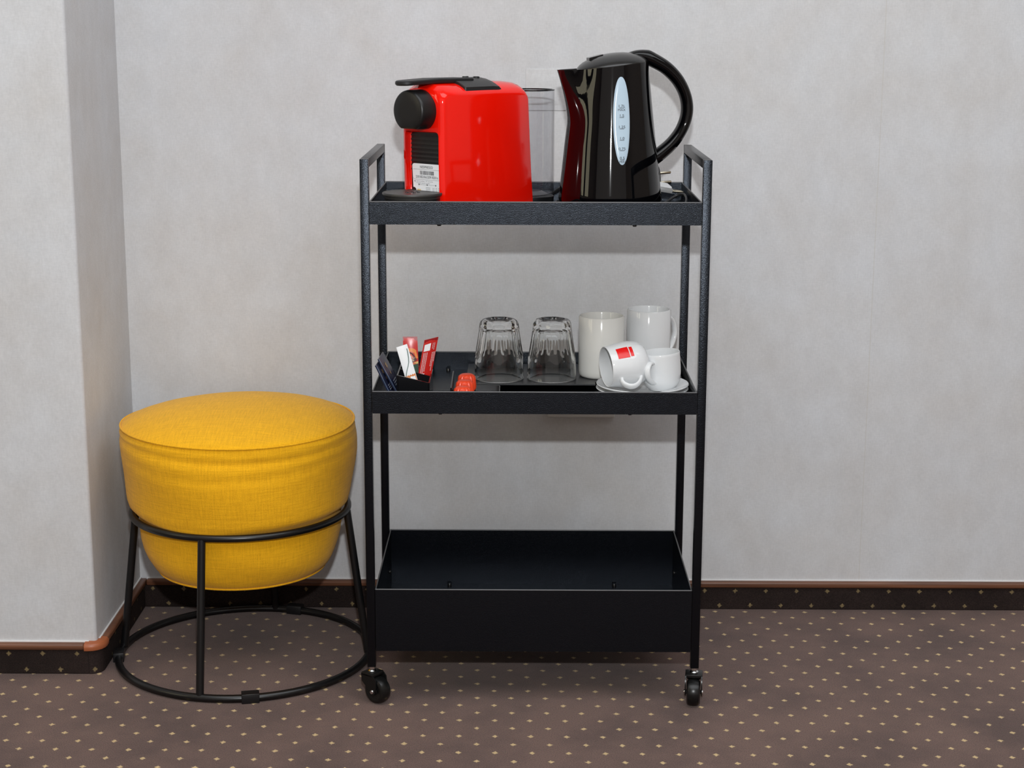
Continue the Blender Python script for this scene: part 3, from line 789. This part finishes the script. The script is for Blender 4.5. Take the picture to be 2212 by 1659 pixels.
kbase = thing('kettle_base', 'black round power base with cord under the kettle', 'kettle base', (KB.x, KB.y, .7312))
bm = bmesh.new(); lathe(bm, [(0, 0), (.073, 0), (.0765, .002), (.0770, .006), (.0745, .0115), (.070, .0124), (0, .0124)], 64); finish('disc', bm, BLACKP, kbase, 40)
wcurve('cord', [(.437, .175, .7345), (.455, .19, .742), (.468, .200, .749), (.4785, .190, .7520), (.480, .160, .7480), (.474, .125, .7420), (.462, .105, .7380), (.450, .12, .7395), (.446, .155, .7405), (.4525, .175, .7395), (.464, .165, .7375), (.470, .14, .7365)], .0021, CORD, kbase)
wcurve('spare_cord', [(.292, .130, .7352), (.284, .10, .7500), (.279, .085, .7480), (.272, .065, .7380), (.262, .05, .7350)], .0021, CORD, kbase)
pl2 = bpy.data.objects.new('plug', None); C.objects.link(pl2); pl2.parent = kbase
pl2.location = Vector((.4455, .271, .7715))-kbase.location; pl2.rotation_euler = (R(0), R(-4), R(6))
bm = bmesh.new()
Mx = Matrix.Rotation(R(90), 4, 'Y')
lathe(bm, [(0, -.030), (.006, -.030), (.008, -.022), (.014, -.012), (.0175, -.004), (.018, .0), (.0165, .001), (0, .001)], 24, M=Mx); finish('plug_body', bm, MATTEB, pl2, 40)
for zz in (-.0095, .0055):
    bm = bmesh.new(); cyl_x(bm, .001, .0205, .0022, 0, zz, 12, .001); finish('pin', bm, PINM, pl2, 50)
# ---------------------------------------------------------------- middle tray
org = thing('tea_organizer', 'black compartment organizer with raised shelf on the middle tray', 'organizer', (.26, .21, .4537))
SHELF = mat('dark_grey_shelf', (.030, .031, .033, 1), .38, spec=.5)
ZP = .4655
bm = bmesh.new(); prism(bm, [(.145, .138), (.345, .138), (.345, .161), (.482, .161), (.482, .2925), (.145, .2925)], lambda a, b: Vector((a, b, ZP-.0022)), lambda a, b: Vector((a, b, ZP-.0003))); finish('raised_shelf', bm, SHELF, org, 40, world=True)
for q in (.1455, .479): finish('shelf_support', bx(q, q+.0025, .150, .290, .4537, ZP-.0020), BLACKP, org, world=True)
def wallp(name, x0, x1, y0, y1, za, zb_, m_=None, zb0=.4537):
    """upright partition whose top runs from height za (at x0 / y0) to zb_"""
    bm = bmesh.new()
    if x1-x0 > y1-y0: P = [(x0, y0, za), (x1, y0, zb_), (x1, y1, zb_), (x0, y1, za)]
    else: P = [(x0, y0, za), (x1, y0, za), (x1, y1, zb_), (x0, y1, zb_)]
    rings(bm, [[Vector((a, b_, zb0)) for a, b_, c_ in P], [Vector(p_) for p_ in P]])
    return finish(name, bm, m_ or ORGM, org, world=True)
ORGM = mat('black_acrylic', (.006, .006, .007, 1), .18, spec=.6)
wallp('front_panel', .0470, .0930, .050, .0525, .4965, .4852)
wallp('side_panel', .0455, .0475, .050, .150, .4965, .4965)
wallp('side_panel', .0925, .0945, .050, .150, .4852, .4852)
wallp('partition', .0475, .0925, .102, .1045, .4955, .4845)
wallp('back_panel', .0470, .0930, .1475, .150, .4965, .4852)
wallp('divider', .1255, .1275, .040, .137, .4800, .4855)
bm = bmesh.new(); box(bm, .095, .1445, .137, .139, .4537, .4560); finish('floor_rib', bm, SHELF, org, world=True)
bm = bmesh.new()
po = rrect(.136, .1985, .030, .135, .006)
pi_ = rrect(.1375, .1970, .0315, .1335, .005)
rings(bm, [[Vector((a, b_, .4537)) for a, b_ in po], [Vector((a, b_, .4640)) for a, b_ in po], [Vector((a, b_, .4640)) for a, b_ in pi_], [Vector((a, b_, .4552)) for a, b_ in pi_]])
finish('shallow_dish', bm, mat('smoky_dish', (.035, .035, .036, 1), .35), org, 40, world=True)

# glasses, upside down
def tumbler():
    g = thing('drinking_glass', '', 'glass', (.196, .1805, ZP), group='upturned tumblers')
    bm = bmesh.new()
    # outer profile from rim (down) to foot (up), facetted in the upper two thirds; inner surface smooth
    Rr = .0385
    outer = [(0, Rr-.0008, 0), (.0008, Rr, 0), (.012, .0382, 0), (.024, .0377, 0), (.0300, .0373, .0), (.0330, .0376, .35), (.0370, .0372, .8), (.048, .0352, 1), (.062, .0330, 1), (.076, .0312, 1), (.0860, .0300, 1), (.0905, .0283, .8), (.0930, .0255, .4)]
    NG = 80; NF = 10
    def rad(r, k, a):
        ph = (a*NF/(2*pi)) % 1.0
        cs = abs(sin(pi*ph))
        return r-.0021*k*cs**.8 + .0004*k
    rs = [[Vector((rad(r, k, 2*pi*j/NG)*cos(2*pi*j/NG), rad(r, k, 2*pi*j/NG)*sin(2*pi*j/NG), z)) for j in range(NG)] for z, r, k in outer]
    foot = [(.0935, .021), (.0925, .0195), (.0890, .012), (.0880, .001)]
    rs += [[Vector((r*cos(2*pi*j/NG), r*sin(2*pi*j/NG), z)) for j in range(NG)] for z, r in foot]
    innr = [(.0790, .001), (.0785, .018), (.0770, .0245), (.0730, .0272), (.060, .0293), (.045, .0317), (.034, .0338), (.026, .0350), (.012, .0364), (.0008, .0369), (0, .0372)]
    rs2 = [[Vector((r*cos(2*pi*j/NG), r*sin(2*pi*j/NG), z)) for j in range(NG)] for z, r in innr]
    # outer shell with inner shell joined at the rim
    V1 = rings(bm, rs, cap=False); V2 = rings(bm, rs2, cap=False)
    bm.faces.new(V1[-1]); bm.faces.new(V2[0])
    for j in range(NG):
        q = (j+1) % NG; bm.faces.new((V1[0][j], V1[0][q], V2[-1][q], V2[-1][j]))
    finish('glass_body', bm, GLASS, g, 30)
    return g
g1 = tumbler(); g1['label'] = 'upturned faceted glass tumbler on the left, next to the orange capsules'
g2 = copy_tree(g1); g2.location = (.2782, .1815, ZP); g2.rotation_euler = (0, 0, .2)
g2['label'] = 'upturned faceted glass tumbler on the right, next to the white mugs'

# mugs
def mug(name, label, loc, r, h, m_, hang):
    t = thing(name, label, 'mug', loc, (0, 0, hang), group='tall white mugs')
    bm = bmesh.new(); w_ = .0032
    lathe(bm, [(0, .002), (r*.80, .002), (r*.85, 0), (r*.93, .0012), (r*.978, .0045), (r*.995, .011), (r, .03), (r, h-.002), (r-.0012, h), (r-w_+.0008, h), (r-w_, h-.002), (r-w_, .02), (r-w_-.003, .009), (r-w_-.010, .006), (0, .006)], 64)
    b_ = finish('mug_body', bm, m_, t, 50)
    bm = bmesh.new()
    tube(bm, spline([(r-.002, 0, h*.80), (r+.012, 0, h*.81), (r+.023, 0, h*.70), (r+.026, 0, h*.52), (r+.019, 0, h*.34), (r+.008, 0, h*.24), (r-.002, 0, h*.20)], 6), .0052, 12, ry=.0038, upv=(0, 1, 0))
    finish('handle', bm, m_, t, 60)
    return t
mug('mug', 'tall cream-white mug standing beside the right-hand glass tumbler', (.3560, .2020, ZP), .0357, .0960, CREAMC, R(75))
mug('mug', 'tall white mug at the back right, behind the espresso cups', (.4335, .2500, ZP), .0350, .0985, WHITEC, R(42))

# saucers and espresso cups
def saucer(label, z, dx=0):
    t = thing('saucer', label, 'saucer', (.4142+dx, .098, z), group='stacked saucers')
    bm = bmesh.new(); k = .0700
    lathe(bm, [(0, .0015), (.024, .0015), (.0245, 0), (.0275, 0), (.029, .0022), (.045, .0075), (.060, .0108), (k-.001, .0140), (k, .0155), (k-.0008, .0166), (.060, .0136), (.045, .0102), (.030, .0062), (.022, .0055), (0, .0055)], 72)
    finish('saucer_plate', bm, WHITEC, t, 50); return t
saucer('lower white saucer of the two stacked under the espresso cups', .4538, -.0005)
saucer('upper white saucer of the two stacked under the espresso cups', .4602)
BULGE = [(0, .0015), (.019, .0015), (.0195, 0), (.0225, 0), (.0260, .0020), (.0305, .0065), (.0333, .0140), (.0345, .0240), (.0342, .0340), (.0330, .0440), (.0315, .0540), (.0306, .0600), (.0300, .0608), (.0290, .0602), (.0300, .0520), (.0322, .0380), (.0320, .0220), (.0275, .0110), (.017, .0058), (0, .005)]
def espresso(label, loc, rot, hang=0, s=1.0, bulgy=False):
    t = thing('espresso_cup', label, 'cup', loc, rot, group='white espresso cups')
    bm = bmesh.new()
    P = [(0, .0015), (.017, .0015), (.0175, 0), (.0195, 0), (.0215, .0025), (.0260, .0075), (.0295, .0150), (.0306, .0240), (.0309, .0340), (.0309, .0450), (.0308, .0540), (.0309, .0575), (.0304, .0585), (.0294, .0580), (.0290, .0520), (.0286, .0380), (.0275, .0220), (.0235, .0110), (.017, .0058), (0, .005)]
    if bulgy: P = BULGE
    lathe(bm, [(r*s, z*s) for r, z in P], 64)
    b_ = finish('cup_body', bm, WHITEC, t, 50)
    bm = bmesh.new(); M_ = Matrix.Rotation(hang, 3, 'Z')
    tube(bm, [M_ @ p*s for p in spline([(.0292, 0, .0460), (.0395, 0, .0480), (.0480, 0, .0420), (.0495, 0, .0330), (.0440, 0, .0240), (.0350, 0, .0175), (.0285, 0, .0150)], 6)], .0048, 12, ry=.0030, upv=M_ @ Vector((0, 1, 0)))
    finish('handle', bm, WHITEC, t, 60)
    return t, b_
espresso('upright white espresso cup on the saucers with its handle towards the room', (.4440, .0990, .4675), (0, R(-4.5), 0), R(241), .97)
# the tipped cup: axis (local +Z, the opening) points left and a little towards the room
dz_ = Vector((-.940, -.300, -.075)).normalized()
hx_ = Vector((.10, -.85, -.48)); hx_ = (hx_-dz_*hx_.dot(dz_)).normalized()
hy_ = dz_.cross(hx_)
Q = Matrix((hx_, hy_, dz_)).transposed()
cen = Vector((.3845, .0820, .5078))
t_, b_ = espresso('white espresso cup with a red logo tipped on its side on the saucers', cen-dz_*.032, Q.to_euler(), 0, 1.0, True)
# logo printed on the flank that faces up and to the room
bm = bmesh.new()
def cup_r(z):
    P = BULGE[4:12]
    for (r0, z0), (r1, z1) in zip(P, P[1:]):
        if z0 <= z <= z1: return r0+(r1-r0)*(z-z0)/(z1-z0)
    return .035
lg_dir = Vector((0, -.66, .75)); la = math.atan2(lg_dir.dot(hy_), lg_dir.dot(hx_))
def oncup(u, v):   # u along the axis towards the foot, v round the cup
    z = .0335-u; r = cup_r(z)+.0004; a = la-v/.033
    return Vector((r*cos(a), r*sin(a), z))
grid_patch(bm, oncup, -.0165, .0015, -.0060, .0120, 6, 8)
grid_patch(bm, oncup, .0030, .0080, -.0050, .0110, 3, 8)
tag(finish('logo', bm, mat('red_print', (.75, .012, .012, 1), .25), b_, flip=False), 'red square logo split by a white gap')

# ---------------------------------------------------------------- capsules
ORANGE = mat('orange_foil', (.82, .065, .018, 1), .35, spec=.5)
def capsule(loc, rz=0):
    t = thing('coffee_capsule', '', 'capsule', loc, (0, 0, rz), group='orange capsules in a row')
    bm = bmesh.new(); n = 84
    rs = []
    for z, r, k in ((0, .0128, 0), (.0012, .0140, .0), (.006, .0136, 1), (.018, .0124, 1), (.0215, .0118, .7), (.0232, .0104, .2), (.0243, .0085, 0), (.0248, .004, 0), (.0249, .0005, 0)):
        rs.append([Vector(((r+k*.0011*cos(14*2*pi*j/n))*cos(2*pi*j/n), (r+k*.0011*cos(14*2*pi*j/n))*sin(2*pi*j/n), z)) for j in range(n)])
    rings(bm, rs)
    finish('foil_shell', bm, ORANGE, t, 40)
    return t
c1 = capsule((.1435, .050, .4553)); c1['label'] = 'front orange ribbed capsule of the row in the shallow dish'
for loc, lb in (((.1455, .0825, .4580), 'middle orange ribbed capsule of the row in the shallow dish'), ((.1475, .1170, .4605), 'rear orange ribbed capsule of the row, beside the glass tumbler')):
    c = copy_tree(c1); c.location = loc; c['label'] = lb

# ---------------------------------------------------------------- sachets
def quad_sheet(name, label, cat, A, B, Dn, thick, m_, group=None, nu=4, nv=10, bow=.0012, top_seal=0):
    """flat packet: A top-left, B top-right, Dn vector running down; returns thing, frame function"""
    A, B, Dn = Vector(A), Vector(B), Vector(Dn)
    U = B-A; nrm = U.cross(Dn).normalized()
    cen_ = A+U/2+Dn
    t = thing(name, label, cat, cen_, group=group)
    def P(u, v, off):   # u 0..1 across, v 0..1 down
        puff = bow*sin(pi*u)*min(1, v/.12, (1-v)/.12)
        return A+U*u+Dn*v + nrm*(off*(1+0)+puff*(1 if off >= 0 else -1)) - cen_
    bm = bmesh.new()
    F_ = [[bm.verts.new(P(i/nu, j/nv, thick/2)) for i in range(nu+1)] for j in range(nv+1)]
    G_ = [[bm.verts.new(P(i/nu, j/nv, -thick/2)) for i in range(nu+1)] for j in range(nv+1)]
    for j in range(nv):
        for i in range(nu):
            bm.faces.new((F_[j][i], F_[j+1][i], F_[j+1][i+1], F_[j][i+1])); bm.faces.new((G_[j][i], G_[j][i+1], G_[j+1][i+1], G_[j+1][i]))
    for j in range(nv):
        bm.faces.new((F_[j][0], G_[j][0], G_[j+1][0], F_[j+1][0])); bm.faces.new((F_[j][nu], F_[j+1][nu], G_[j+1][nu], G_[j][nu]))
    for i in range(nu):
        bm.faces.new((F_[0][i], F_[0][i+1], G_[0][i+1], G_[0][i])); bm.faces.new((F_[nv][i], G_[nv][i], G_[nv][i+1], F_[nv][i+1]))
    o = finish('packet', bm, m_, t, 60)
    W_, H_ = U.length, Dn.length
    side = 1 if (nrm.dot(CAM-cen_) > 0) else -1
    def on(u, v): return P(u, v, side*(thick/2+.00035))
    return t, o, on, W_, H_
def shape(on, polys, m_, parent, name, label=None, n=1):
    bm = bmesh.new()
    for p in polys: patch(bm, p, on)
    bm.normal_update()
    o = finish(name, bm, m_, parent, flip=False)
    if label: o['label'] = label
    return o
NAVY = mat('navy_paper', (.016, .020, .050, 1), .3, spec=.5); LBLUE = mat('pale_blue_paper', (.33, .48, .68, 1), .35)
GOLD = mat('gold_print', (.30, .20, .10, 1), .4)
def tea(label, A, dn, depth):
    A = Vector(A)
    t, o, on, W_, H_ = quad_sheet('tea_sachet', label, 'tea bag', A, A+Vector((.003, depth, .0012)), dn, .0016, NAVY, group='tea sachets leaning on the left', bow=.0009)
    shape(on, [[(0, .0), (0, 1), (.045, 1), (.045, 0)]], LBLUE, o, 'edge_band', 'pale blue edge')
    shape(on, [[(.045, .76), (.045, 1), (1, 1), (1, .90), (.5, .93)]], LBLUE, o, 'bottom_band', 'pale blue lower band')
    bm = bmesh.new()
    def rt_(u, v): return on(.5+u, v)
    for (cu_, cv_, s_) in ((.42, .22, .09), (.45, .40, .05)):
        P = []
        for i in range(12):
            a = 2*pi*i/12; rr_ = s_*(1 if i % 2 else .55); P.append((cu_+rr_*cos(a)*1.5, cv_+rr_*sin(a)))
        patch(bm, P, on)
    finish('gold_print', bm, GOLD, o, flip=False)
    bm = bmesh.new()
    for k in range(3): patch(bm, [(.25, .56+k*.05), (.25, .58+k*.05), (.75-.1*k, .58+k*.05), (.75-.1*k, .56+k*.05)], on)
    finish('white_print', bm, mat('print_grey', (.35, .37, .42, 1), .5), o, flip=False)
    return t
tea('navy tea sachet leaning left against the trolley post, the right one', (.0180, .052, .5200), (.0335, .002, -.0640), .052)
tea('navy tea sachet leaning left against the trolley post, the left one', (.0155, .035, .5140), (.0270, .002, -.0590), .050)

REDP = mat('red_foil', (.62, .018, .014, 1), .28, spec=.6); DRED = mat('dark_red_foil', (.33, .012, .014, 1), .3)
WHP = mat('white_paper', (.93, .94, .95, 1), .5)
# white stick with grey curve and orange foot
t, o, on, W_, H_ = quad_sheet('sugar_stick', 'white paper sugar stick with an orange patterned foot in the black box', 'sachet', (.0425, .0900, .5310), (.0585, .0930, .5358), (.0205, -.008, -.0700), .0018, WHP, bow=.0016)
shape(on, [[(.03, .635)] + [(.03+.94*(i+.5)/9, .615+(.022 if i % 2 else 0)) for i in range(9)] + [(.97, .635), (.97, .985), (.03, .985)]], mat('orange_print', (.80, .27, .08, 1), .5), o, 'orange_foot')
bm = bmesh.new(); prev = None
cur_ = [(.86, .10), (.84, .2), (.78, .32), (.68, .43), (.52, .52), (.34, .60), (.20, .68), (.10, .74)]
cur_ = [(a, b_*.85) for a, b_ in cur_]
for (a, b_), (c_, d_) in zip(cur_, cur_[1:]): patch(bm, [(a-.04, b_), (c_-.04, d_), (c_+.04, d_), (a+.04, b_)], on)
finish('grey_curve', bm, mat('grey_green_print', (.13, .20, .18, 1), .5), o, flip=False)
# red coffee stick with cup picture and green band
t, o, on, W_, H_ = quad_sheet('coffee_stick', 'red coffee stick with a cup picture and green band behind the white stick', 'sachet', (.0500, .1250, .5410), (.0720, .1260, .5410), (.0040, -.0120, -.0760), .0018, REDP, bow=.0018)
on_ = on
def on(u, v): return on_(u, v*.78 if v < .97 else v)
shape(on, [[(0, 0), (0, .10), (1, .10), (1, 0)]], DRED, o, 'top_seal')
arcs = []
for i in range(7):
    a0, a1 = R(180-i*150/7), R(180-(i+1)*150/7)
    arcs.append([(.50+.46*cos(a0), .42-.13*sin(a0)), (.50+.46*cos(a1), .42-.13*sin(a1)), (.48+.22*cos(a1), .45-.07*sin(a1)), (.48+.22*cos(a0), .45-.07*sin(a0))])
arcs.append([(.86, .34), (.72, .40), (.84, .55), (.98, .55)])
shape(on, arcs, mat('orange_swirl', (.85, .28, .06, 1), .4), o, 'orange_swirl')
shape(on, [[(.14, .40), (.40, .38), (.64, .43), (.80, .52), (.90, .60), (.60, .66), (.30, .62), (.18, .52)]], mat('brown_coffee_print', (.10, .035, .02, 1), .4), o, 'cup_picture')
shape(on, [[(.34, .47), (.52, .49), (.68, .55), (.66, .57), (.50, .52), (.34, .50)], [(.40, .56), (.56, .57), (.72, .61), (.70, .63), (.52, .60)]], mat('cream_swirl', (.62, .42, .28, 1), .4), o, 'foam_swirl')
shape(on, [[(.22, .63), (.60, .67), (.98, .62), (.98, .68), (.60, .72), (.25, .70)]], mat('yellow_print', (.75, .52, .16, 1), .4), o, 'yellow_band')
shape(on, [[(.25, .70), (.60, .715), (.98, .68), (.98, .99), (.25, .99)]], mat('green_print', (.012, .06, .032, 1), .4), o, 'green_band')
bm = bmesh.new()
text(bm, 'E', .20, .42, -.84, lambda u, v: on(.62+(-v-.80)*-1.6, .76+(u-.42)*.35), sx=1) if False else text(bm, 'NE', .105, .50, -.80, lambda u, v: on(.40+(-v-.70)*1.0+.10, .74+(.62-u)*.75+.04))
finish('lettering', bm, WHP, o, flip=False)
# red stick with small white text
t, o, on, W_, H_ = quad_sheet('coffee_stick', 'narrow red stick with columns of small white text, leaning right in the box', 'sachet', (.0838, .1150, .5375), (.1040, .1240, .5410), (-.0135, -.0080, -.0720), .0018, REDP, bow=.0014)
on_2 = on
def on(u, v): return on_2(u, v*.82 if v < .97 else v)
shape(on, [[(0, 0), (0, .07), (1, .07), (1, 0)]], DRED, o, 'top_seal')
shape(on, [[(.06, .13), (.06, .30), (.50, .30), (.50, .11)]], WHP, o, 'white_label')
shape(on, [[(.05, .88), (.05, .96), (.40, .96), (.40, .88)]], WHP, o, 'white_corner')
bm = bmesh.new(); rb = random.Random(5)
for c0, v0, v1 in ((.09, .34, .88), (.20, .34, .88), (.31, .34, .80), (.64, .12, .26), (.76, .12, .30), (.70, .36, .72), (.80, .36, .84), (.90, .36, .60)):
    v = v0
    while v < v1:
        L_ = rb.uniform(.012, .035); patch(bm, [(c0, v), (c0, v+L_), (c0+.055, v+L_), (c0+.055, v)], on); v += L_+.008
finish('fine_text', bm, mat('pale_pink_print', (.75, .55, .55, 1), .5), o, flip=False)
